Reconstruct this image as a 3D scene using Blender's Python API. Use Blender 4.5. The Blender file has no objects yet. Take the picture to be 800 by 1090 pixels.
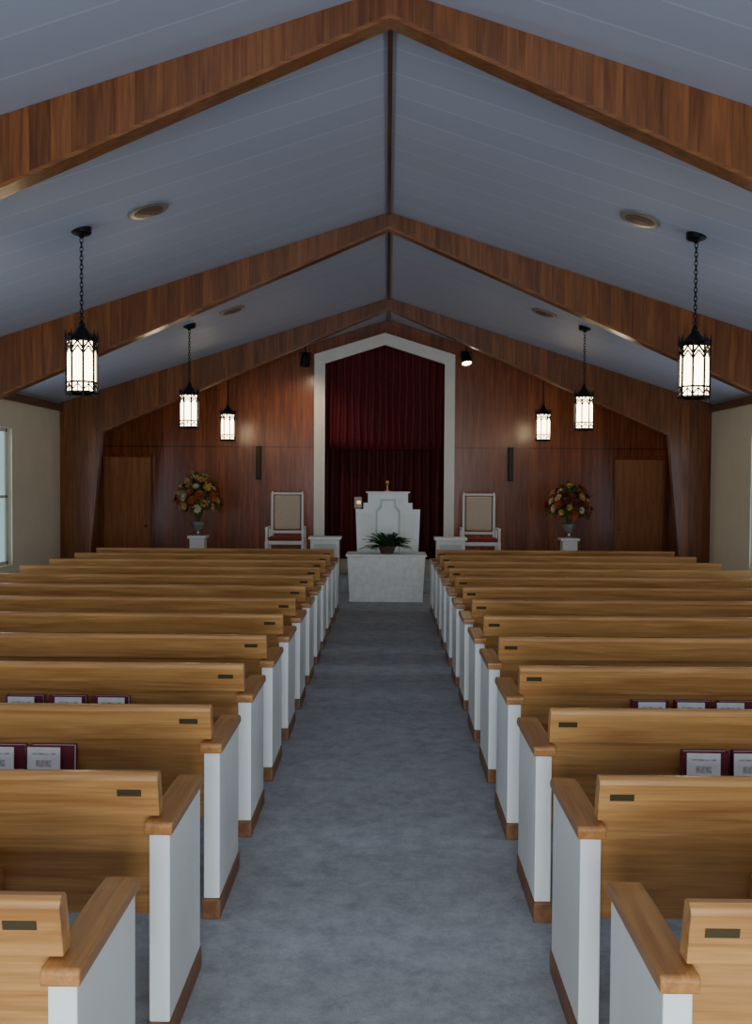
import bpy, bmesh, math, random
from mathutils import Vector, Matrix
random.seed(7)
S = bpy.context.scene
COL = S.collection
WL, WR = 5.41, 5.30          # side wall distances
ZR, SL = 4.656, 0.322        # ridge height / roof slope
YB = 18.6                    # chancel wall
YF = -3.0
def zc(x): return ZR - SL*abs(x)

# ------------------------------------------------------------ materials
def newmat(name):
    m = bpy.data.materials.new(name); m.use_nodes = True
    nt = m.node_tree; b = nt.nodes['Principled BSDF']
    return m, nt, b
def plain(name, col, rough=0.5, metal=0.0, emit=None, estr=0, noise=0.0, nscale=8, bump=0.0):
    m, nt, b = newmat(name)
    b.inputs['Base Color'].default_value = (*col, 1)
    b.inputs['Roughness'].default_value = rough
    b.inputs['Metallic'].default_value = metal
    if emit:
        b.inputs['Emission Color'].default_value = (*emit, 1)
        b.inputs['Emission Strength'].default_value = estr
    if noise or bump:
        tc = nt.nodes.new('ShaderNodeTexCoord'); n = nt.nodes.new('ShaderNodeTexNoise')
        n.inputs['Scale'].default_value = nscale; n.inputs['Detail'].default_value = 4
        nt.links.new(tc.outputs['Object'], n.inputs['Vector'])
        if noise:
            mr = nt.nodes.new('ShaderNodeMapRange')
            mr.inputs['From Min'].default_value = 0.3; mr.inputs['From Max'].default_value = 0.7
            mr.inputs['To Min'].default_value = 1-noise; mr.inputs['To Max'].default_value = 1+noise
            vm = nt.nodes.new('ShaderNodeVectorMath'); vm.operation = 'SCALE'
            vm.inputs[0].default_value = col
            nt.links.new(n.outputs['Fac'], mr.inputs['Value'])
            nt.links.new(mr.outputs[0], vm.inputs['Scale'])
            nt.links.new(vm.outputs[0], b.inputs['Base Color'])
        if bump:
            bp = nt.nodes.new('ShaderNodeBump'); bp.inputs['Strength'].default_value = bump
            bp.inputs['Distance'].default_value = 0.01
            nt.links.new(n.outputs['Fac'], bp.inputs['Height'])
            nt.links.new(bp.outputs[0], b.inputs['Normal'])
    return m
def math_node(nt, op, a, bval=None):
    n = nt.nodes.new('ShaderNodeMath'); n.operation = op
    if hasattr(a, 'links'): nt.links.new(a, n.inputs[0])
    else: n.inputs[0].default_value = a
    if bval is not None:
        if hasattr(bval, 'links'): nt.links.new(bval, n.inputs[1])
        else: n.inputs[1].default_value = bval
    return n.outputs[0]
def wood(name, dark, light, grain='Z', board=None, rough=0.35, var=0.25, groove=0.4, rand=False, gs=1.0, seam=None, coat=0.0):
    m, nt, b = newmat(name)
    N = nt.nodes; L = nt.links
    tc = N.new('ShaderNodeTexCoord'); vec = tc.outputs['Object']
    if rand:
        oi = N.new('ShaderNodeObjectInfo')
        sc = math_node(nt, 'MULTIPLY', oi.outputs['Random'], 37.0)
        va = N.new('ShaderNodeVectorMath'); va.operation = 'ADD'
        L.new(vec, va.inputs[0]); L.new(sc, va.inputs[1]); vec = va.outputs[0]
    fac_board = None
    if board:
        ax, w = board
        sp = N.new('ShaderNodeSeparateXYZ'); L.new(tc.outputs['Object'], sp.inputs[0])
        q = math_node(nt, 'DIVIDE', sp.outputs[ax], w)
        fl = math_node(nt, 'FLOOR', q)
        fr = math_node(nt, 'FRACT', q)
        wn = N.new('ShaderNodeTexWhiteNoise'); wn.noise_dimensions = '1D'; L.new(fl, wn.inputs['W'])
        off = math_node(nt, 'MULTIPLY', wn.outputs['Value'], 20.0)
        va = N.new('ShaderNodeVectorMath'); va.operation = 'ADD'
        L.new(vec, va.inputs[0]); L.new(off, va.inputs[1]); vec = va.outputs[0]
        mr = N.new('ShaderNodeMapRange'); mr.inputs['To Min'].default_value = 1-var; mr.inputs['To Max'].default_value = 1+var
        L.new(wn.outputs['Value'], mr.inputs['Value'])
        lt = math_node(nt, 'LESS_THAN', fr, 0.04)
        g = math_node(nt, 'MULTIPLY', lt, groove)
        inv = math_node(nt, 'SUBTRACT', 1.0, g)
        fac_board = math_node(nt, 'MULTIPLY', mr.outputs[0], inv)
        if seam:
            sz = math_node(nt, 'SUBTRACT', sp.outputs['Z'], seam)
            sa = math_node(nt, 'ABSOLUTE', sz)
            sl = math_node(nt, 'LESS_THAN', sa, 0.012)
            sg = math_node(nt, 'MULTIPLY', sl, 0.5)
            si = math_node(nt, 'SUBTRACT', 1.0, sg)
            fac_board = math_node(nt, 'MULTIPLY', fac_board, si)
    mp = N.new('ShaderNodeMapping')
    s = {'X': (0.7, 11, 11), 'Y': (11, 0.7, 11), 'Z': (11, 11, 0.7)}[grain]
    mp.inputs['Scale'].default_value = tuple(v*gs for v in s)
    L.new(vec, mp.inputs['Vector'])
    n = N.new('ShaderNodeTexNoise'); n.inputs['Scale'].default_value = 1.6
    n.inputs['Detail'].default_value = 7; n.inputs['Distortion'].default_value = 1.1
    L.new(mp.outputs[0], n.inputs['Vector'])
    cr = N.new('ShaderNodeValToRGB')
    cr.color_ramp.elements[0].position = 0.32; cr.color_ramp.elements[0].color = (*dark, 1)
    cr.color_ramp.elements[1].position = 0.66; cr.color_ramp.elements[1].color = (*light, 1)
    L.new(n.outputs['Fac'], cr.inputs[0])
    out = cr.outputs[0]
    mp2 = N.new('ShaderNodeMapping')
    s2 = {'X': (3, 90, 90), 'Y': (90, 3, 90), 'Z': (90, 90, 3)}[grain]
    mp2.inputs['Scale'].default_value = s2; L.new(vec, mp2.inputs['Vector'])
    n2 = N.new('ShaderNodeTexNoise'); n2.inputs['Scale'].default_value = 1.5; n2.inputs['Detail'].default_value = 2
    L.new(mp2.outputs[0], n2.inputs['Vector'])
    mr2 = N.new('ShaderNodeMapRange'); mr2.inputs['From Min'].default_value=0.35; mr2.inputs['From Max'].default_value=0.65
    mr2.inputs['To Min'].default_value=0.86; mr2.inputs['To Max'].default_value=1.08
    L.new(n2.outputs['Fac'], mr2.inputs['Value'])
    vp = N.new('ShaderNodeVectorMath'); vp.operation='SCALE'; L.new(out, vp.inputs[0]); L.new(mr2.outputs[0], vp.inputs['Scale']); out = vp.outputs[0]
    if fac_board is not None:
        vm = N.new('ShaderNodeVectorMath'); vm.operation = 'SCALE'
        L.new(out, vm.inputs[0]); L.new(fac_board, vm.inputs['Scale']); out = vm.outputs[0]
    L.new(out, b.inputs['Base Color'])
    b.inputs['Roughness'].default_value = rough
    b.inputs['Coat Weight'].default_value = coat
    b.inputs['Coat Roughness'].default_value = 0.15
    bp = N.new('ShaderNodeBump'); bp.inputs['Strength'].default_value = 0.08; bp.inputs['Distance'].default_value = 0.01
    L.new(n.outputs['Fac'], bp.inputs['Height']); L.new(bp.outputs[0], b.inputs['Normal'])
    return m

M_oak = wood('oak', (0.36,0.155,0.040), (0.56,0.285,0.090), 'X', rough=0.34, rand=True, coat=0.15)
M_oaky = wood('oak_cap', (0.32,0.125,0.030), (0.48,0.215,0.062), 'Y', rough=0.3, rand=True, coat=0.2)
M_shoe = wood('oak_shoe', (0.16,0.06,0.02), (0.30,0.13,0.045), 'Y', rough=0.45)
M_beam = wood('beam_wood', (0.13,0.036,0.009), (0.25,0.085,0.022), 'Z', board=('X',0.13), rough=0.3, var=0.22, groove=0.28)
M_mold = wood('molding_wood', (0.15,0.045,0.013), (0.30,0.11,0.03), 'X', rough=0.3)
M_panel = wood('wall_panel', (0.16,0.038,0.011), (0.30,0.085,0.024), 'Z', board=('X',0.20), rough=0.26, var=0.18, groove=0.35, seam=2.28, coat=0.15)
M_panely = wood('side_panel', (0.16,0.038,0.011), (0.30,0.085,0.024), 'Z', board=('Y',0.20), rough=0.3, var=0.2, groove=0.4)
M_door = wood('door_wood', (0.32,0.12,0.040), (0.46,0.19,0.065), 'Z', rough=0.35)
M_ridge = wood('ridge_wood', (0.07,0.024,0.009), (0.16,0.055,0.02), 'Y', rough=0.4)
M_white = plain('white_paint', (0.82,0.82,0.76), 0.42, noise=0.04, nscale=4)
M_trimw = plain('white_trim', (0.80,0.77,0.68), 0.45, noise=0.03)
M_muted_shade = plain('muted_white_shade', (0.60,0.58,0.52), 0.5, noise=0.04)  # muted white; on the pulpit its grey paints in groove shade
M_marble = plain('white_tabletop', (0.76,0.73,0.66), 0.4, noise=0.10, nscale=14)
M_cream = plain('cream_wall', (0.68,0.58,0.41), 0.8, noise=0.03, nscale=3, bump=0.05)
M_red = plain('red_upholstery', (0.25,0.015,0.02), 0.7, noise=0.15, nscale=30)
M_tan = plain('tan_upholstery', (0.60,0.46,0.31), 0.7, noise=0.08, nscale=30)
M_black = plain('black_iron', (0.012,0.011,0.010), 0.45, metal=0.6)
M_brass = plain('brass', (0.55,0.36,0.12), 0.3, metal=1.0)
M_plaque = plain('dark_bronze', (0.11,0.085,0.04), 0.35, metal=0.6)
M_spk = plain('speaker_cloth', (0.05,0.04,0.03), 0.8, noise=0.3, nscale=80)
M_copper = plain('copper_grille', (0.24,0.17,0.13), 0.4, metal=0.7, noise=0.4, nscale=120)
M_silver = plain('silver', (0.50,0.48,0.46), 0.3, metal=0.8)
M_maroon = plain('maroon_cover', (0.16,0.012,0.035), 0.5, noise=0.1, nscale=20)
M_page = plain('paper', (0.84,0.83,0.80), 0.7, noise=0.05, nscale=40)
M_print = plain('printed_ink', (0.56,0.50,0.50), 0.7, noise=0.5, nscale=60)
M_leaf = plain('leaf_green', (0.045,0.13,0.028), 0.5, noise=0.4, nscale=12)
M_leafd = plain('autumn_leaf', (0.14,0.04,0.015), 0.6, noise=0.4, nscale=12)
M_glow = plain('lit_glass', (0.9,0.85,0.7), 0.4, emit=(1.0,0.78,0.48), estr=13.0)
M_lens = plain('lit_lens', (0.9,0.9,0.8), 0.3, emit=(1.0,0.85,0.6), estr=25.0)
M_lensoff = plain('dark_lens', (0.10,0.10,0.11), 0.1)
M_fl = [plain('petal_gold', (0.60,0.36,0.08), 0.6, noise=0.2), plain('petal_cream', (0.68,0.56,0.34), 0.6, noise=0.1),
        plain('petal_rust', (0.40,0.085,0.015), 0.6, noise=0.2), plain('petal_burgundy', (0.20,0.014,0.024), 0.6, noise=0.2)]
M_pot = plain('pot_brown', (0.10,0.05,0.03), 0.6)
M_pane = plain('window_pane', (0.4,0.5,0.5), 0.4, emit=(0.50,0.78,0.80), estr=0.55)

# carpet
def carpet():
    m, nt, b = newmat('carpet_blue_grey'); N = nt.nodes; L = nt.links
    tc = N.new('ShaderNodeTexCoord')
    a = N.new('ShaderNodeTexNoise'); a.inputs['Scale'].default_value = 7; a.inputs['Detail'].default_value = 9; a.inputs['Roughness'].default_value = 0.85
    L.new(tc.outputs['Object'], a.inputs['Vector'])
    cr = N.new('ShaderNodeValToRGB')
    cr.color_ramp.elements[0].position = 0.34; cr.color_ramp.elements[0].color = (0.235,0.240,0.245,1)
    cr.color_ramp.elements[1].position = 0.66; cr.color_ramp.elements[1].color = (0.46,0.46,0.455,1)
    L.new(a.outputs['Fac'], cr.inputs[0]); L.new(cr.outputs[0], b.inputs['Base Color'])
    b.inputs['Roughness'].default_value = 0.95
    f = N.new('ShaderNodeTexNoise'); f.inputs['Scale'].default_value = 180; L.new(tc.outputs['Object'], f.inputs['Vector'])
    bp = N.new('ShaderNodeBump'); bp.inputs['Strength'].default_value = 0.5; bp.inputs['Distance'].default_value = 0.01
    L.new(f.outputs['Fac'], bp.inputs['Height']); L.new(bp.outputs[0], b.inputs['Normal'])
    return m
M_carpet = carpet()
def ceilmat():
    m, nt, b = newmat('painted_plank_ceiling'); N = nt.nodes; L = nt.links
    tc = N.new('ShaderNodeTexCoord'); sp = N.new('ShaderNodeSeparateXYZ'); L.new(tc.outputs['Object'], sp.inputs[0])
    q = math_node(nt, 'DIVIDE', sp.outputs['Y'], 0.41); fr = math_node(nt, 'FRACT', q); fl = math_node(nt, 'FLOOR', q)
    lt = math_node(nt, 'LESS_THAN', fr, 0.04)
    wn = N.new('ShaderNodeTexWhiteNoise'); wn.noise_dimensions = '1D'; L.new(fl, wn.inputs['W'])
    v = math_node(nt, 'MULTIPLY', wn.outputs['Value'], 0.05)
    g = math_node(nt, 'MULTIPLY', lt, -0.24)
    s = math_node(nt, 'SUBTRACT', 1.0, g); s = math_node(nt, 'SUBTRACT', s, v)
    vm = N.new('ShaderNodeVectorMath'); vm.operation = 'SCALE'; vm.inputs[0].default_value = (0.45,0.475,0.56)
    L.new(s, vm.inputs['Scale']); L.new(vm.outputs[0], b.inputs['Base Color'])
    b.inputs['Roughness'].default_value = 0.5
    bp = N.new('ShaderNodeBump'); bp.inputs['Strength'].default_value = 0.3; bp.inputs['Distance'].default_value = 0.01; bp.invert = True
    L.new(lt, bp.inputs['Height']); L.new(bp.outputs[0], b.inputs['Normal'])
    return m
M_ceil = ceilmat()
def velvet(name, c):
    m, nt, b = newmat(name)
    b.inputs['Base Color'].default_value = (*c,1); b.inputs['Roughness'].default_value = 0.7
    b.inputs['Sheen Weight'].default_value = 0.3; b.inputs['Sheen Tint'].default_value = (0.8,0.1,0.1,1)
    n = nt.nodes.new('ShaderNodeTexNoise'); n.inputs['Scale'].default_value = 30
    bp = nt.nodes.new('ShaderNodeBump'); bp.inputs['Strength'].default_value = 0.1
    nt.links.new(n.outputs['Fac'], bp.inputs['Height']); nt.links.new(bp.outputs[0], b.inputs['Normal'])
    return m
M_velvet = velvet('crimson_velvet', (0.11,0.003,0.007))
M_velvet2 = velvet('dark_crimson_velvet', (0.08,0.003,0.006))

# ------------------------------------------------------------ geometry helpers
def box(bm, x0,x1,y0,y1,z0,z1):
    if x0>x1: x0,x1=x1,x0
    vs = [bm.verts.new((x,y,z)) for z in (z0,z1) for y in (y0,y1) for x in (x0,x1)]
    for f in ((0,2,3,1),(4,5,7,6),(0,1,5,4),(2,6,7,3),(0,4,6,2),(1,3,7,5)):
        bm.faces.new([vs[i] for i in f])
def prism(bm, pts, axis, a, b):
    def mk(p,t):
        if axis=='y': return (p[0],t,p[1])
        if axis=='x': return (t,p[0],p[1])
        return (p[0],p[1],t)
    va=[bm.verts.new(mk(p,a)) for p in pts]; vb=[bm.verts.new(mk(p,b)) for p in pts]
    bm.faces.new(va); bm.faces.new(vb[::-1]); n=len(pts)
    for i in range(n): bm.faces.new([va[i],vb[i],vb[(i+1)%n],va[(i+1)%n]])
def bar(bm, p0, p1, w, n=4, w2=None):
    p0=Vector(p0); p1=Vector(p1); d=(p1-p0).normalized()
    u = d.orthogonal().normalized() if abs(d.z)<0.99 else Vector((1,0,0)); v=d.cross(u)
    w2 = w if w2 is None else w2
    r0=[];r1=[]
    for i in range(n):
        a=2*math.pi*(i+0.5)/n; o=u*math.cos(a)+v*math.sin(a)
        r0.append(bm.verts.new(p0+o*w)); r1.append(bm.verts.new(p1+o*w2))
    bm.faces.new(r0[::-1]); bm.faces.new(r1)
    for i in range(n): bm.faces.new([r0[i],r0[(i+1)%n],r1[(i+1)%n],r1[i]])
def lathe(bm, prof, n=24, c=(0,0,0), phase=0):
    rings=[]
    for r,z in prof:
        rings.append([bm.verts.new((c[0]+r*math.cos(2*math.pi*i/n+phase), c[1]+r*math.sin(2*math.pi*i/n+phase), c[2]+z)) for i in range(n)])
    for a,b in zip(rings,rings[1:]):
        for i in range(n): bm.faces.new([a[i],a[(i+1)%n],b[(i+1)%n],b[i]])
    bm.faces.new(rings[0][::-1]); bm.faces.new(rings[-1])
def ring(bm, R, r, c=(0,0,0), n=32, m=8, sx=1.0, rot=None):
    g=[]
    for i in range(n):
        a=2*math.pi*i/n; row=[]
        for j in range(m):
            b_=2*math.pi*j/m
            p=Vector(((R+r*math.cos(b_))*math.cos(a),(R+r*math.cos(b_))*math.sin(a)*sx,r*math.sin(b_)))
            if rot: p=rot@p
            row.append(bm.verts.new(p+Vector(c)))
        g.append(row)
    for i in range(n):
        for j in range(m):
            bm.faces.new([g[i][j],g[(i+1)%n][j],g[(i+1)%n][(j+1)%m],g[i][(j+1)%m]])
def leaf(bm, base, d, length, width, droop=0.0):
    base=Vector(base); d=Vector(d).normalized()
    up=Vector((0,0,1)); s=d.cross(up)
    if s.length<1e-3: s=Vector((1,0,0))
    s.normalize(); nrm=s.cross(d)
    prof=[(0,0.1),(0.3,0.8),(0.6,1.0),(0.85,0.6),(1,0.02)]
    prev=None
    for t,w in prof:
        p=base+d*length*t-up*droop*t*t*length
        a=bm.verts.new(p-s*width*w*0.5+nrm*0.15*width*w); m_=bm.verts.new(p); b_=bm.verts.new(p+s*width*w*0.5+nrm*0.15*width*w)
        if prev:
            bm.faces.new([prev[0],prev[1],m_,a]); bm.faces.new([prev[1],prev[2],b_,m_])
        prev=(a,m_,b_)
def mk(name, bm, mat, parent=None, loc=(0,0,0), bevel=0, smooth=False, label=None, rot=None):
    bmesh.ops.recalc_face_normals(bm, faces=bm.faces)
    me=bpy.data.meshes.new(name); bm.to_mesh(me); bm.free()
    for m in (mat if isinstance(mat,list) else [mat]): me.materials.append(m)
    if smooth:
        for p in me.polygons: p.use_smooth=True
    o=bpy.data.objects.new(name, me); COL.objects.link(o); o.location=loc
    if rot: o.rotation_euler=rot
    if parent: o.parent=parent
    if bevel:
        md=o.modifiers.new('bevel','BEVEL'); md.width=bevel; md.segments=2; md.limit_method='ANGLE'; md.angle_limit=0.6
    if label: o['label']=label
    return o
def struct(o, label=None, category=None):
    o['kind']='structure'
    if label: o['label']=label
    if category: o['category']=category
    return o
def empty(name, loc, label, category, group=None, rot=None):
    e=bpy.data.objects.new(name,None); COL.objects.link(e); e.location=loc; e.empty_display_size=0.2
    if rot: e.rotation_euler=rot
    e['label']=label; e['category']=category
    if group: e['group']=group
    return e
def copy_tree(root, loc, parent=None):
    c=root.copy(); COL.objects.link(c)
    if parent is None: c.location=loc
    else: c.parent=parent
    for ch in root.children: 
        copy_tree(ch, None, c)
    return c
B=bmesh.new

# ------------------------------------------------------------ room shell
bm=B(); box(bm,-WL-0.3,WR+0.3,YF-0.3,20.6,-0.12,0); struct(mk('floor',bm,M_carpet),'blue-grey mottled carpet floor','floor')
bm=B()
XO=6.0
prism(bm,[(0,ZR),(-XO,zc(XO)),(-XO,zc(XO)+0.12),(0,ZR+0.12)],'y',YF-0.2,20.6)
prism(bm,[(0,ZR),(XO,zc(XO)),(XO,zc(XO)+0.12),(0,ZR+0.12)],'y',YF-0.2,20.6)
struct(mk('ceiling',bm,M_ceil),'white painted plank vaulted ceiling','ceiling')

WINS=[3.2,8.4,13.75]   # window centre depth; width 1.1
wz0,wz1=0.42,2.38
def side_wall(name, x, sgn, wins):
    bm=B(); x0=x; x1=x+sgn*0.16; top=zc(x)
    ys=YF
    for c in wins:
        a,b_=c-0.55,c+0.55
        box(bm,x0,x1,ys,a,0,top-0.005)
        box(bm,x0,x1,a,b_,0,wz0); box(bm,x0,x1,a,b_,wz1,top-0.005)
        ys=b_
    box(bm,x0,x1,ys,20.4,0,top-0.005)
    return struct(mk(name,bm,M_cream),'cream painted plaster side wall','wall')
side_wall('wall_left',-WL,-1,WINS)
WINR=[3.5,8.7,14.05]
side_wall('wall_right',WR,1,WINR)
# rear wall with entrance opening
bm=B()
prism(bm,[(-WL-.1,0),(-1.3,0),(-1.3,zc(1.3)),(-WL-.1,zc(WL+.1))],'y',YF-0.15,YF)
prism(bm,[(1.3,0),(WR+.1,0),(WR+.1,zc(WR+.1)),(1.3,zc(1.3))],'y',YF-0.15,YF)
prism(bm,[(-1.3,2.3),(1.3,2.3),(1.3,zc(1.3)),(0,ZR),(-1.3,zc(1.3))],'y',YF-0.15,YF)
struct(mk('wall_rear',bm,M_cream),'cream entrance wall','wall')
# chancel wall with gabled opening
OX0,OX1,OC=-1.17,1.05,-0.06
bm=B()
e=0.004
prism(bm,[(-WL,0),(OX0,0),(OX0,zc(OX0)-e),(-WL,zc(WL)-e)],'y',YB,YB+0.12)
prism(bm,[(OX1,0),(WR,0),(WR,zc(WR)-e),(OX1,zc(OX1)-e)],'y',YB,YB+0.12)
prism(bm,[(OX0,3.83),(OC,4.18),(OC,zc(OC)-e),(OX0,zc(OX0)-e)],'y',YB,YB+0.12)
prism(bm,[(OC,4.18),(OX1,3.83),(OX1,zc(OX1)-e),(0,ZR-e),(OC,zc(OC)-e)],'y',YB,YB+0.12)
struct(mk('wall_chancel',bm,M_panel),'reddish brown vertical wood panelled wall','wall')
bm=B()
box(bm,OX0-0.18,OX0-0.06,YB+0.12,20.2,0,4.2); box(bm,OX1+0.06,OX1+0.18,YB+0.12,20.2,0,4.2)
box(bm,OX0-0.18,OX1+0.18,20.2,20.3,0,4.25)
struct(mk('wall_alcove',bm,M_panely),'dark wood alcove walls behind curtains','wall')
# side panelling in the chancel
for i,(x,s) in enumerate(((-WL,1),(WR,-1))):
    bm=B(); box(bm,x,x+s*0.02,16.54,YB,0,zc(x)-0.01)
    struct(mk('trim_%d'%(i+1),bm,M_panely),'wood panelling on the chancel side wall','panelling')
# gabled white trim
bm=B(); ya,yb=YB-0.07,YB
tox0,tox1=-1.37,1.24; sh=4.0; ap=4.40
prism(bm,[(tox0,0.2),(OX0,0.2),(OX0,3.83),(tox0,sh)],'y',ya,yb)
prism(bm,[(OX1,0.2),(tox1,0.2),(tox1,sh),(OX1,3.83)],'y',ya,yb)
prism(bm,[(tox0,sh),(OX0,3.83),(OC,4.18),(OC,ap)],'y',ya,yb)
prism(bm,[(tox1,sh),(OX1,3.83),(OC,4.18),(OC,ap)],'y',ya,yb)
struct(mk('trim_3',bm,M_trimw),'white gabled casing framing the curtained alcove','trim')
# eave mouldings
for i,(x,s) in enumerate(((-WL,1),(WR,-1))):
    bm=B(); box(bm,x,x+s*0.05,YF,16.4,zc(x)-0.14,zc(x)-0.02)
    struct(mk('trim_%d'%(i+4),bm,M_ridge,bevel=0.008),'dark wood moulding under the ceiling','trim')
for nm,(x,s) in (('baseboard_left',(-WL,1)),('baseboard_right',(WR,-1))):
    bm=B(); box(bm,x,x+s*0.02,YF,16.4,0,0.12)
    struct(mk(nm,bm,M_ridge,bevel=0.004),'dark wood baseboard','baseboard')
# ridge board
bm=B(); 
for a,b_ in ((-3.0,6.15),(6.29,11.2),(11.34,16.4),(16.54,YB)):
    box(bm,-0.016,0.016,a,b_,ZR-0.035,ZR-0.005)
struct(mk('trim_6',bm,M_ridge),'dark wood strip along the ridge','trim')

# windows
for i,(x,s,c) in enumerate([(-WL,1,c) for c in WINS]+[(WR,-1,c) for c in WINR]):
    bm=B(); a,b_=c-0.55,c+0.55
    xo=x-s*0.10
    for (y0,y1,z0,z1) in ((a,a+0.05,wz0,wz1),(b_-0.05,b_,wz0,wz1),(a,b_,wz0,wz0+0.05),(a,b_,wz1-0.05,wz1),(a,b_,1.38,1.42),(c-0.015,c+0.015,wz0,wz1)):
        box(bm,xo-0.03,xo+0.03,y0,y1,z0,z1)
    w=struct(mk('window_%d'%(i+1),bm,M_muted_shade),'tall white framed side window with pale daylight','window')
    bm=B(); box(bm,xo-0.006,xo+0.006,a+0.05,b_-0.05,wz0+0.05,wz1-0.05)
    mk('window_pane',bm,M_pane,parent=w)

# roof frames
def frame(y):
    t=0.13
    e=0.003
    bm=B()
    for W,sg in ((WL,-1),(WR,1)):
        kx=W-0.70; kz=2.46
        prism(bm,[(0,ZR-e),(sg*W,zc(W)-e),(sg*W,kz),(sg*kx,kz),(0,ZR-0.16)],'y',y,y+t)
        prism(bm,[(sg*(W-e),kz),(sg*(W-e),0),(sg*(W-0.46),0),(sg*kx,kz)],'y',y,y+t)
    o=mk('roof_beam',bm,M_beam); struct(o,'tapered wooden roof frame with vertical board facing','beam'); o['group']='wooden roof frames'
    bm=B()
    for W,sg in ((WL,-1),(WR,1)):
        kx=W-0.70; kz=2.46
        prism(bm,[(0,ZR-0.16),(0,ZR-0.188),(sg*kx,kz-0.028),(sg*kx,kz)],'y',y-0.012,y+t+0.012)
    mk('beam_molding',bm,M_mold,parent=o)
    return o
for y in (6.15,11.2,16.4): frame(y)

# doors on the chancel wall
for i,(x0,x1,kn) in enumerate(((-5.30,-4.42,1),(4.22,5.12,-1))):
    bm=B(); f=0.06
    box(bm,x0-f,x0,YB-0.035,YB,0,2.14); box(bm,x1,x1+f,YB-0.035,YB,0,2.14); box(bm,x0,x1,YB-0.035,YB,2.08,2.14)
    d=struct(mk('door_%d'%(i+1),bm,M_panel,bevel=0.005),'flush brown wooden door set in panelled wall','door')
    bm=B(); box(bm,x0+0.004,x1-0.004,YB-0.02,YB,0.01,2.076); mk('door_leaf',bm,M_door,parent=d)
    bm=B(); kx=x1-0.08 if kn>0 else x0+0.08
    lathe(bm,[(0.03,0),(0.03,0.005),(0.012,0.01),(0.012,0.035),(0.028,0.045),(0.032,0.06),(0.02,0.075),(0.002,0.08)],16)
    mk('knob',bm,M_brass,parent=d,loc=(kx,YB-0.02,0.80),rot=(math.pi/2,0,0),smooth=True)

# platform
bm=B(); box(bm,-4.1,4.0,14.7,YB,0.0,0.2)
p=struct(mk('platform',bm,M_carpet,bevel=0.01),'low carpeted chancel platform','platform')

# ------------------------------------------------------------ curtains
def curtain(name, x0,x1,y,z0,z1,mat,pitch,amp,label):
    bm=B(); nx=int((x1-x0)/pitch*10); nz=10; g=[]
    for j in range(nz+1):
        row=[]; z=z0+(z1-z0)*j/nz
        for i in range(nx+1):
            x=x0+(x1-x0)*i/nx
            k=0.75+0.25*(1-j/nz)
            yy=y+amp*k*math.sin(2*math.pi*x/pitch+0.6*math.sin(x*3.1))+0.3*amp*math.sin(x*23)
            row.append(bm.verts.new((x+0.01*math.sin(j*0.8+x*9),yy,z)))
        g.append(row)
    for j in range(nz):
        for i in range(nx): bm.faces.new([g[j][i],g[j][i+1],g[j+1][i+1],g[j+1][i]])
    o=mk(name,bm,mat,smooth=True)
    md=o.modifiers.new('thick','SOLIDIFY'); md.thickness=0.006
    o['label']=label; o['category']='curtain'
    return o
curtain('curtain',OX0-0.02,OX1+0.02,YB+0.24,2.26,4.26,M_velvet,0.13,0.035,'crimson velvet pleated upper curtain in gabled alcove')
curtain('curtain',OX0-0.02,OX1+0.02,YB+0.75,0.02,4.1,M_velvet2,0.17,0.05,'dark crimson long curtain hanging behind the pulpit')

# ------------------------------------------------------------ pews
LEN=3.03
RX0=0.563
def make_pew(side):
    x0 = -0.624 if side<0 else RX0
    ub = 0.036 if side<0 else 0.054
    sg = side
    def X(u): return sg*u
    e=empty('pew',(x0,1.985,0),'oak pew with white end panels and bronze plaque','pew',group='oak pews facing the pulpit')
    for u0 in (0.0, LEN-0.06):
        bm=B(); box(bm,X(u0),X(u0+0.06),0,0.47,0.075,0.628)
        ep=mk('end_panel',bm,M_white,parent=e,bevel=0.004,label='white painted end panel')
        bm=B()
        pts=[(-0.015,0.63),(-0.015,0.660),(-0.008,0.667),(0.37,0.670),(0.46,0.666),(0.485,0.652),(0.485,0.63)]
        prism(bm,pts,'x',X(u0-0.010),X(u0+0.072))
        mk('arm_cap',bm,M_oaky,parent=ep,bevel=0.006,label='oak arm cap')
        bm=B(); box(bm,X(u0-0.004),X(u0+0.064),-0.012,0.48,0,0.075)
        mk('base_shoe',bm,M_shoe,parent=ep,bevel=0.004,label='brown wood base shoe')
    bm=B()
    prism(bm,[(0.125,0.34),(0.045,0.677),(0.075,0.677),(0.155,0.34)],'x',X(0.062),X(LEN-0.062))
    bk=mk('back',bm,M_oak,parent=e,bevel=0.003)
    bm=B()
    prism(bm,[(0.026,0.673),(0.002,0.784),(0.006,0.798),(0.018,0.805),(0.038,0.805),(0.050,0.796),(0.054,0.778),(0.081,0.673)],'x',X(ub),X(LEN-0.034))
    mk('top_rail',bm,M_oak,parent=bk,bevel=0.003)
    bm=B()
    prism(bm,[(0.16,0.405),(0.155,0.435),(0.30,0.425),(0.47,0.440),(0.485,0.430),(0.48,0.405)],'x',X(0.062),X(LEN-0.062))
    mk('seat',bm,M_oak,parent=e,bevel=0.004)
    bm=B(); a,b_=0.52,1.30
    box(bm,X(a),X(b_),-0.03,0.105,0.405,0.417); box(bm,X(a),X(b_),-0.042,-0.03,0.405,0.50)
    box(bm,X(a),X(a+0.012),-0.03,0.095,0.405,0.50); box(bm,X(b_-0.012),X(b_),-0.03,0.095,0.405,0.50)
    mk('book_rack',bm,M_oak,parent=e)
    bm=B()
    box(bm,X(0.085),X(0.155),-0.0015,0.0015,-0.010,0.010)
    mk('plaque',bm,M_plaque,parent=e,loc=(0,0.0090,0.746),rot=(0.213,0,0),label='small bronze plaque')
    return e
PITCH=0.862; NP=13
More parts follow.
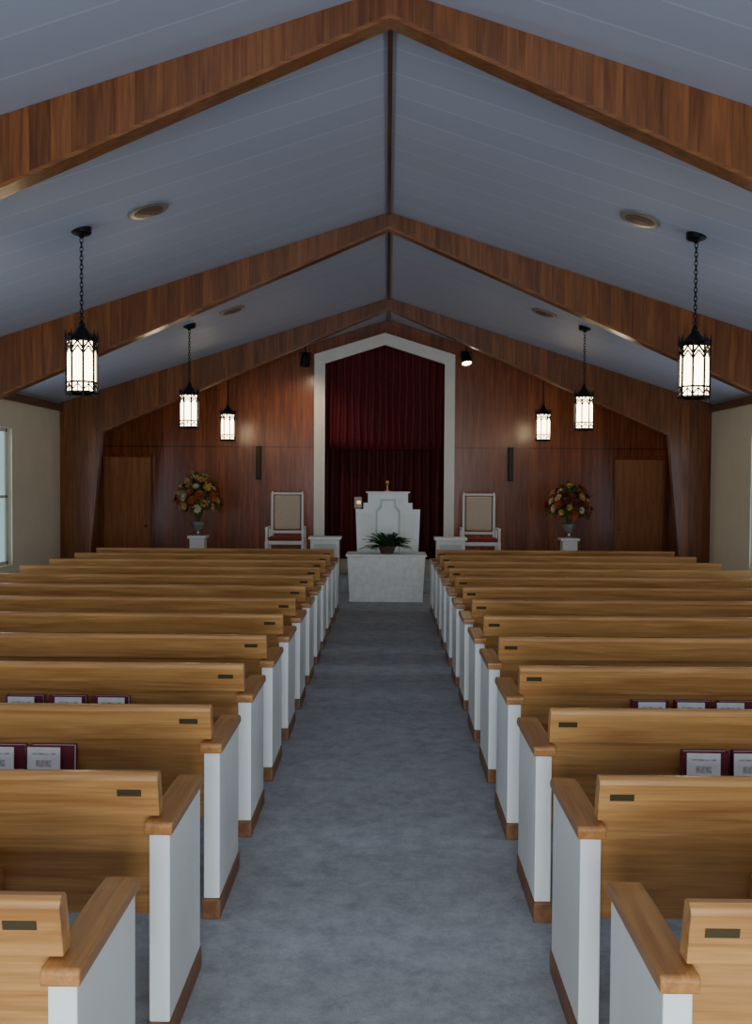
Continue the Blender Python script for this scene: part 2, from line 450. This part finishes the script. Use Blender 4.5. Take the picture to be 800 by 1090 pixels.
for side in (-1,1):
    r=make_pew(side)
    for k in range(1,NP):
        copy_tree(r,(r.location.x, r.location.y+PITCH*k, 0))

# hymnals and bulletins in racks
def hymnal(loc, tilt):
    e=empty('hymnal',loc,'maroon hymnal standing in pew rack','book',group='hymnals in the pew racks',rot=(tilt,0,0))
    bm=B(); box(bm,-0.085,0.085,0,0.004,0,0.23); box(bm,-0.085,0.085,0.032,0.036,0,0.23); box(bm,-0.087,-0.083,0,0.036,0,0.23)
    mk('cover',bm,M_maroon,parent=e,bevel=0.001)
    bm=B(); box(bm,-0.083,0.080,0.0042,0.0318,0.004,0.226); mk('pages',bm,M_page,parent=e)
    return e
def bulletin(loc, tilt, rz=0):
    e=empty('church_bulletin',loc,'folded white printed bulletin leaning in pew rack','paper leaflet',group='bulletins in the pew racks',rot=(tilt,0,rz))
    bm=B(); box(bm,-0.062,0.062,0,0.0015,0,0.228); box(bm,-0.062,0.062,0.003,0.0042,0,0.226); mk('sheet',bm,M_page,parent=e)
    bm=B(); box(bm,-0.028,0.028,-0.0008,0,0.155,0.18); box(bm,-0.045,0.045,-0.0008,0,0.20,0.206); mk('print',bm,M_print,parent=e)
    return e
def rackfill(side,k,us,bus):
    x0=-0.622 if side<0 else RX0; y=1.985+PITCH*k
    for u in us: hymnal((x0+side*u,y+0.010,0.4185),-0.02)
    for u in bus: bulletin((x0+side*u,y-0.012,0.4185),-0.03,random.uniform(-.03,.03))
rackfill(-1,2,(0.64,0.83,1.02),(0.665,0.84,1.03))
rackfill(1,2,(0.64,0.83,1.02),(0.625,0.80,1.03))
rackfill(-1,3,(0.66,0.86,1.06),(0.65,0.85,1.07))
rackfill(1,3,(0.66,0.86,1.06),(0.66,0.84,1.02))

# ------------------------------------------------------------ pendant lanterns
def lantern(x,y):
    e=empty('pendant_lantern',(x,y,zc(x)),'gothic black iron lantern with glowing glass on chain','pendant light',group='gothic pendant lanterns')
    R=0.128; n=8
    z0=-1.40; 
    ca=[(R*math.cos(2*math.pi*(i+.5)/n),R*math.sin(2*math.pi*(i+.5)/n)) for i in range(n)]
    bm=B(); lathe(bm,[(0.085,0.03),(0.085,-0.028),(0.07,-0.042),(0.03,-0.055),(0.012,-0.07)],24); mk('canopy',bm,M_black,parent=e,smooth=False)
    bm=B(); zz=-0.07; k=0; zend=z0+0.645
    while zz>zend+0.01:
        rot=Matrix.Rotation(math.pi/2,3,'X') if k%2==0 else Matrix.Rotation(math.pi/2,3,'Z')@Matrix.Rotation(math.pi/2,3,'X')
        ring(bm,0.0135,0.0038,(0,0,zz-0.02),12,6,sx=1.8,rot=rot); zz-=0.038; k+=1
    mk('chain',bm,M_black,parent=e)
    bm=B(); lathe(bm,[(R-0.008,z0+0.02),(R-0.008,z0+0.455)],n,phase=math.pi/n); mk('glass_shade',bm,M_glow,parent=e)
    bm=B()
    def P(i,z,s=1.0): return (ca[i%n][0]*s,ca[i%n][1]*s,z0+z)
    def Mi(i,z,s=1.0): 
        return ((ca[i%n][0]+ca[(i+1)%n][0])/2*s,(ca[i%n][1]+ca[(i+1)%n][1])/2*s,z0+z)
    for i in range(n):
        bar(bm,P(i,-0.01),P(i,0.47),0.0115)
        for z,w in ((0.0,0.014),(0.09,0.009),(0.45,0.014),(0.475,0.008)): bar(bm,P(i,z),P(i+1,z),w)
        bar(bm,P(i,0.33),Mi(i,0.40),0.008); bar(bm,P(i+1,0.33),Mi(i,0.40),0.008)
        bar(bm,P(i,0.37),Mi(i,0.44),0.009); bar(bm,P(i+1,0.37),Mi(i,0.44),0.009)
        bar(bm,Mi(i,0.0),Mi(i,0.09),0.006)
        bar(bm,P(i,0.02),Mi(i,0.075),0.006); bar(bm,P(i+1,0.02),Mi(i,0.075),0.006)
        bar(bm,P(i,0.47,1.03),P(i,0.54,1.03),0.012,6,0.002); bar(bm,P(i,-0.0,1.0),P(i,-0.035,1.0),0.009,6,0.002)
        bar(bm,Mi(i,0.475),Mi(i,0.515),0.008,6,0.002)
    mk('lantern_frame',bm,M_black,parent=e)
    bm=B(); lathe(bm,[(0.115,z0+0.458),(0.118,z0+0.47),(0.085,z0+0.50),(0.05,z0+0.545),(0.028,z0+0.575),(0.034,z0+0.59),(0.02,z0+0.605),(0.01,z0+0.63)],16)
    ring(bm,0.017,0.004,(0,0,z0+0.645),14,6,rot=Matrix.Rotation(math.pi/2,3,'X'))
    mk('lantern_cap',bm,M_black,parent=e)
    bm=B(); lathe(bm,[(0.118,z0+0.004),(0.118,z0+0.016)],8,phase=math.pi/8); mk('base_plate',bm,M_black,parent=e)
    return e
for x,y in ((-2.65,8.62),(2.66,8.72),(-2.73,13.7),(2.70,13.8),(-2.79,17.4),(2.70,17.4)):
    lantern(x,y)

# ceiling speakers
for x,y in ((-2.08,8.64),(2.18,8.75),(-2.13,13.6),(2.13,13.7)):
    ang=math.atan(SL)*(1 if x>0 else -1)
    e=empty('ceiling_speaker',(x,y,zc(x)-0.004),'round copper coloured grille flush in the ceiling','ceiling speaker',group='round ceiling grilles',rot=(0,ang,0))
    bm=B(); lathe(bm,[(0.18,0),(0.18,-0.012),(0.165,-0.018),(0.13,-0.02),(0.13,-0.002)],32); mk('rim',bm,M_silver,parent=e,smooth=False)
    bm=B()
    lathe(bm,[(0.128,-0.003),(0.128,-0.021),(0.06,-0.027),(0.004,-0.029)],32)
    for r in (0.04,0.07,0.1): ring(bm,r,0.003,(0,0,-0.028+0.006*(r>0.05)),28,6)
    mk('grille',bm,M_copper,parent=e)

# spotlights
for x,tilt,lit in ((-1.45,0.5,False),(1.36,-0.45,True)):
    y=17.5
    e=empty('spotlight',(x,y,zc(x)),'lit black stage spotlight hung from the sloped ceiling' if lit else 'black stage spotlight hung from the sloped ceiling','spotlight',group='chancel spotlights')
    bm=B(); lathe(bm,[(0.05,0.02),(0.05,-0.03),(0.012,-0.04),(0.012,-0.30)],16)
    bar(bm,(-0.10,0,-0.30),(0.10,0,-0.30),0.01); bar(bm,(-0.10,0,-0.30),(-0.10,0,-0.42),0.01); bar(bm,(0.10,0,-0.30),(0.10,0,-0.42),0.01)
    mk('mount',bm,M_black,parent=e)
    rz=0.3 if x>0 else 0.2
    bm=B(); lathe(bm,[(0.05,0.13),(0.075,0.10),(0.085,0.0),(0.092,-0.10),(0.088,-0.10),(0.08,-0.06)],24)
    h=mk('housing',bm,M_black,parent=e,loc=(0,0,-0.42),rot=(tilt,0,rz))
    bm=B(); lathe(bm,[(0.079,-0.078),(0.079,-0.072)],24); mk('lens',bm,M_lens if lit else M_lensoff,parent=h)
    l=bpy.data.lights.new('spotlight_fill','SPOT'); l.energy=45; l.color=(1.0,0.76,0.48); l.spot_size=2.2; l.spot_blend=1.0; l.shadow_soft_size=0.07  # added warm light for the chancel wall, also at the unlit spotlight
    lo=bpy.data.objects.new('spotlight_fill',l); COL.objects.link(lo); lo.parent=h; lo.location=(0,0,-0.13)

# column speakers
for x in (-2.40,2.28):
    bm=B(); box(bm,-0.045,0.045,-0.12,-0.002,-0.31,0.31)
    o=mk('column_speaker',bm,M_black,loc=(x,YB,1.98),bevel=0.012); o['label']='slim dark column speaker mounted on panelled wall'; o['category']='speaker'; o['group']='column speakers'
    bm=B(); box(bm,-0.034,0.034,-0.126,-0.121,-0.29,0.29); mk('grille',bm,M_spk,parent=o)

# ------------------------------------------------------------ pulpit
e=empty('pulpit',(0.01,15.4,0.2),'white stepped pulpit with raised centre panel','pulpit')
bm=B()
prism(bm,[(-0.46,0),(0.46,0),(0.50,1.02),(0.38,1.02),(0.38,1.12),(0.31,1.12),(0.31,1.27),(-0.31,1.27),(-0.31,1.12),(-0.38,1.12),(-0.38,1.02),(-0.50,1.02)],'y',-0.02,0.03)
for s in (-1,1): prism(bm,[(s*0.43,0),(s*0.46,0),(s*0.495,1.0),(s*0.465,1.0)],'y',0.03,0.5)
mk('body',bm,M_white,parent=e,bevel=0.006)
bm=B(); box(bm,-0.34,0.34,-0.05,0.06,1.27,1.295); box(bm,-0.33,0.33,0.06,0.5,1.05,1.075); mk('top_ledge',bm,M_white,parent=e,bevel=0.005)
bm=B()
prism(bm,[(-0.19,0.3),(0.19,0.3),(0.19,1.00),(0.12,1.08),(0.12,1.18),(-0.12,1.18),(-0.12,1.08),(-0.19,1.00)],'y',-0.035,-0.021)
mk('front_panel',bm,M_muted_shade,parent=e,bevel=0.004)  # greyer white paints a shaded groove around the raised panel
bm=B()
prism(bm,[(-0.16,0.33),(0.16,0.33),(0.16,0.98),(0.095,1.055),(0.095,1.155),(-0.095,1.155),(-0.095,1.055),(-0.16,0.98)],'y',-0.06,-0.036)
mk('raised_panel',bm,M_white,parent=e,bevel=0.006)
for s in (-1,1):
    bm=B()
    prism(bm,[(s*0.25,0.12),(s*0.40,0.12),(s*0.42,0.95),(s*0.25,0.95)],'y',-0.034,-0.021)
    mk('side_panel',bm,M_trimw,parent=e,bevel=0.004)
# microphone
e=empty('microphone',(0.0,15.46,1.4955),'small brass microphone on the pulpit','microphone')
bm=B(); lathe(bm,[(0.045,0.0),(0.045,0.012),(0.01,0.02),(0.008,0.10)],16); mk('stand',bm,M_brass,parent=e,loc=(0,-0.02,0))
bm=B(); lathe(bm,[(0.012,0.0),(0.026,0.02),(0.03,0.045),(0.022,0.07),(0.004,0.08)],16); mk('head',bm,M_brass,parent=e,loc=(0,-0.02,0.101),smooth=True)
# small framed item on pulpit shoulder
e=empty('wooden_box',(-0.452,15.40,1.2205),'small brown wooden box with brass plate on pulpit shoulder','box')
bm=B(); box(bm,-0.05,0.05,-0.01,0.03,0,0.02); box(bm,-0.06,0.06,-0.01,0.03,0.02,0.19); mk('box_body',bm,M_mold,parent=e,bevel=0.004)
bm=B(); box(bm,-0.02,0.04,-0.014,-0.0105,0.08,0.13); mk('face_plate',bm,M_brass,parent=e)

# ------------------------------------------------------------ communion table
e=empty('communion_table',(-0.01,13.6,0),'white communion table with solid flared front','table')
bm=B(); prism(bm,[(-0.50,0),(0.50,0),(0.535,0.62),(-0.535,0.62)],'y',0,0.55); mk('base',bm,M_marble,parent=e,bevel=0.006)
bm=B(); box(bm,-0.555,0.555,-0.03,0.58,0.62,0.65); mk('table_top',bm,M_white,parent=e,bevel=0.008)
bm=B(); box(bm,-0.505,0.505,-0.012,0.56,0,0.06); mk('plinth',bm,M_marble,parent=e,bevel=0.004)

# fern
e=empty('potted_fern',(0.0,13.86,0.65),'bushy green fern in low pot on communion table','plant')
bm=B(); lathe(bm,[(0.09,0),(0.12,0.09),(0.13,0.11),(0.12,0.11),(0.11,0.095)],20); mk('pot',bm,M_pot,parent=e,smooth=False)
bm=B()
for i in range(80):
    a=random.uniform(0,2*math.pi); el=random.uniform(0.10,1.45)
    Ln=random.uniform(0.28,0.42) if el<0.9 else random.uniform(0.24,0.32)
    d=Vector((math.cos(a)*math.cos(el),math.sin(a)*math.cos(el)*0.6,math.sin(el)))
    base=Vector((0.06*math.cos(a),0.06*math.sin(a),0.10))
    dr=0.40 if el>0.5 else 0.28
    for t in range(9):
        f=t/9; p=base+d*Ln*f-Vector((0,0,dr*f*f*Ln))
        s=d.cross(Vector((0,0,1))).normalized()
        for q in (-1,1): leaf(bm,p,s*q+d*0.5,0.085*(1-0.5*f),0.038,0.2)
    leaf(bm,base,d,Ln,0.03,dr)
mk('foliage',bm,M_leaf,parent=e)

# ------------------------------------------------------------ pulpit chairs
def chair(x):
    e=empty('pulpit_chair',(x,17.2,0.2),'tall cream framed chair with tan back and red seat','chair',group='tall pulpit chairs')
    w=0.31
    for sx in (-1,1):
        bm=B(); box(bm,sx*w-0.025,sx*w+0.025,-0.26,-0.21,0,0.42); mk('leg',bm,M_trimw,parent=e,bevel=0.005)
        bm=B(); box(bm,sx*w-0.025,sx*w+0.025,0.22,0.27,0,0.42); mk('leg',bm,M_trimw,parent=e,bevel=0.005)
    bm=B(); box(bm,-w-0.02,w+0.02,-0.25,0.26,0.36,0.425); mk('seat_rail',bm,M_trimw,parent=e,bevel=0.006)
    bm=B(); box(bm,-w+0.03,w-0.03,-0.26,0.2,0.426,0.49); mk('seat_cushion',bm,M_red,parent=e,bevel=0.02)
    bm=B()
    for sx in (-1,1): prism(bm,[(sx*0.245,0.42),(sx*0.285,0.42),(sx*0.285,1.22),(sx*0.265,1.275),(sx*0.245,1.25)],'y',0.21,0.26)
    box(bm,-0.244,0.244,0.215,0.255,1.21,1.245); box(bm,-0.244,0.244,0.215,0.255,0.53,0.58)
    mk('back_frame',bm,M_trimw,parent=e,bevel=0.006)
    bm=B(); box(bm,-0.225,0.225,0.20,0.25,0.60,1.195); mk('back_cushion',bm,M_tan,parent=e,bevel=0.02)
    for sx in (-1,1):
        bm=B(); box(bm,sx*w-0.025,sx*w+0.025,-0.25,0.25,0.62,0.655); box(bm,sx*w-0.02,sx*w+0.02,-0.25,-0.21,0.425,0.62); box(bm,sx*w-0.02,sx*w+0.02,0.21,0.25,0.425,0.62)
        mk('armrest',bm,M_trimw,parent=e,bevel=0.005)
    return e
chair(-1.75); chair(1.60)

# side cabinets flanking the table
for x,lab in ((-0.96,'low white panelled side cabinet beside the pulpit'),(0.98,'low white panelled side cabinet beside the pulpit')):
    y=15.3
    e=empty('side_cabinet',(x,y,0.2),lab,'cabinet',group='white side cabinets')
    bm=B(); box(bm,-0.22,0.22,0,0.32,0.0,0.55); mk('body',bm,M_trimw,parent=e,bevel=0.004)
    bm=B(); box(bm,-0.25,0.25,-0.03,0.35,0.55,0.59); mk('top',bm,M_white,parent=e,bevel=0.006)
    bm=B(); box(bm,-0.17,0.17,-0.014,-0.001,0.08,0.48); mk('front_panel',bm,M_muted_shade,parent=e,bevel=0.005)

# ------------------------------------------------------------ flower arrangements
def flower_mesh(name, mat, layers=2, n=9):
    bm=B()
    for l in range(layers):
        el=0.25+0.55*l
        for i in range(n):
            a=2*math.pi*(i+0.5*l)/n
            leaf(bm,(0,0,0),(math.cos(a)*math.cos(el),math.sin(a)*math.cos(el),math.sin(el)),0.075-0.02*l,0.038,-0.2)
    lathe(bm,[(0.016,-0.008),(0.02,0.008),(0.012,0.02),(0.002,0.024)],10)
    bmesh.ops.recalc_face_normals(bm, faces=bm.faces)
    me=bpy.data.meshes.new(name); bm.to_mesh(me); bm.free(); me.materials.append(mat); return me
FM=[flower_mesh('flower_mesh',m) for m in M_fl]
def arrangement(x,y,zs,rx,rz,lab,wts):
    e=empty('pedestal',(x,y,0.2),'short white square pedestal with moulded cap','pedestal',group='white flower pedestals')
    bm=B(); box(bm,-0.15,0.15,-0.15,0.15,0.0,0.06); box(bm,-0.13,0.13,-0.13,0.13,0.06,0.43); mk('column',bm,M_trimw,parent=e,bevel=0.008)
    bm=B(); box(bm,-0.165,0.165,-0.165,0.165,0.43,0.48); mk('cap',bm,M_white,parent=e,bevel=0.01)
    e=empty('flower_arrangement',(x,y,0.68),lab,'flowers',group='autumn flower arrangements')
    bm=B(); lathe(bm,[(0.075,0),(0.08,0.015),(0.03,0.04),(0.03,0.07),(0.09,0.12),(0.13,0.19),(0.14,0.24),(0.13,0.24),(0.115,0.20)],24); mk('vase',bm,M_silver,parent=e,smooth=False)
    cz=zs
    bm=B()
    for i in range(170):
        a=random.uniform(0,2*math.pi); el=random.uniform(-0.35,1.5)
        d=Vector((math.cos(a)*math.cos(el)*rx,math.sin(a)*math.cos(el)*rx*0.8,math.sin(el)*rz))
        r=random.uniform(0.2,0.9)
        p=Vector((0,0,cz))+d*r
        leaf(bm,p,d,random.uniform(0.12,0.22),0.05,0.3)
    for i in range(20):
        a=random.uniform(0,2*math.pi); el=random.uniform(0,1.4)
        bar(bm,(0,0,0.22),Vector((0,0,cz))+Vector((math.cos(a)*math.cos(el)*rx*.8,math.sin(a)*math.cos(el)*rx*.6,math.sin(el)*rz*.8)),0.004)
    mk('foliage',bm,M_leaf,parent=e)
    bm=B()
    for i in range(80):
        a=random.uniform(0,2*math.pi); el=random.uniform(-0.3,1.5)
        d=Vector((math.cos(a)*math.cos(el)*rx,math.sin(a)*math.cos(el)*rx*0.8,math.sin(el)*rz))
        leaf(bm,Vector((0,0,cz))+d*random.uniform(0.5,1.0),d,random.uniform(0.10,0.22),0.045,0.2)
    mk('autumn_foliage',bm,M_leafd,parent=e,label='reddish brown autumn leaves')
    for i in range(52):
        ga=i*2.39996; h=-0.35+1.33*(i+0.5)/52
        rr=math.sqrt(max(0,1-h*h)) if h>0 else 1.0
        d=Vector((math.cos(ga)*rr,math.sin(ga)*rr*0.8,h)); k=random.uniform(0.80,1.05)
        f=bpy.data.objects.new('flower',random.choices(FM,wts)[0]); COL.objects.link(f); f.parent=e
        f.location=(d.x*rx*k,d.y*rx*k,cz+d.z*rz*k)
        f.rotation_euler=Vector((d.x,d.y,d.z+0.1)).to_track_quat('Z','Y').to_euler()
        s=random.uniform(0.8,1.3); f.scale=(s,s,s)
arrangement(-3.33,17.5,0.60,0.36,0.48,'tall autumn arrangement of gold, cream and burgundy blooms in silver vase',[3,3,3,3])
arrangement(3.19,17.5,0.52,0.36,0.40,'rounded autumn arrangement of gold and burgundy blooms in vase',[3,2,2,4])

# ------------------------------------------------------------ lights
def area(name,loc,rot,sx,sy,pw,col):
    l=bpy.data.lights.new(name,'AREA'); l.shape='RECTANGLE'; l.size=sx; l.size_y=sy; l.energy=pw; l.color=col
    o=bpy.data.objects.new(name,l); COL.objects.link(o); o.location=loc; o.rotation_euler=rot; return o
area('entrance_daylight',(0,YF-0.05,1.3),(math.pi/2,0,0),2.5,2.1,400,(0.78,0.88,1.0))
for c,pw in zip(WINS,(44,34,22)): area('window_daylight',(-WL-0.02,c,1.4),(0,-math.pi/2,0),1.9,1.0,pw,(0.60,0.77,1.0))
for c,pw in zip(WINR,(44,34,22)): area('window_daylight',(WR+0.02,c,1.4),(0,math.pi/2,0),1.9,1.0,pw,(0.60,0.77,1.0))
w=bpy.data.worlds.new('world'); S.world=w; w.use_nodes=True
w.node_tree.nodes['Background'].inputs[0].default_value=(0.5,0.65,0.9,1); w.node_tree.nodes['Background'].inputs[1].default_value=0.5

# ------------------------------------------------------------ camera
cd=bpy.data.cameras.new('camera'); cd.sensor_fit='VERTICAL'; cd.sensor_height=36; cd.lens=35; cd.clip_start=0.05
cam=bpy.data.objects.new('camera',cd); COL.objects.link(cam)
f=1060.0
R=Matrix.Rotation(math.atan(12/f),4,'Z')@Matrix.Rotation(math.pi/2-math.atan(33/f),4,'X')@Matrix.Rotation(math.radians(0.35),4,'Z')
cam.matrix_world=Matrix.Translation((0,0,1.656))@R
S.camera=cam
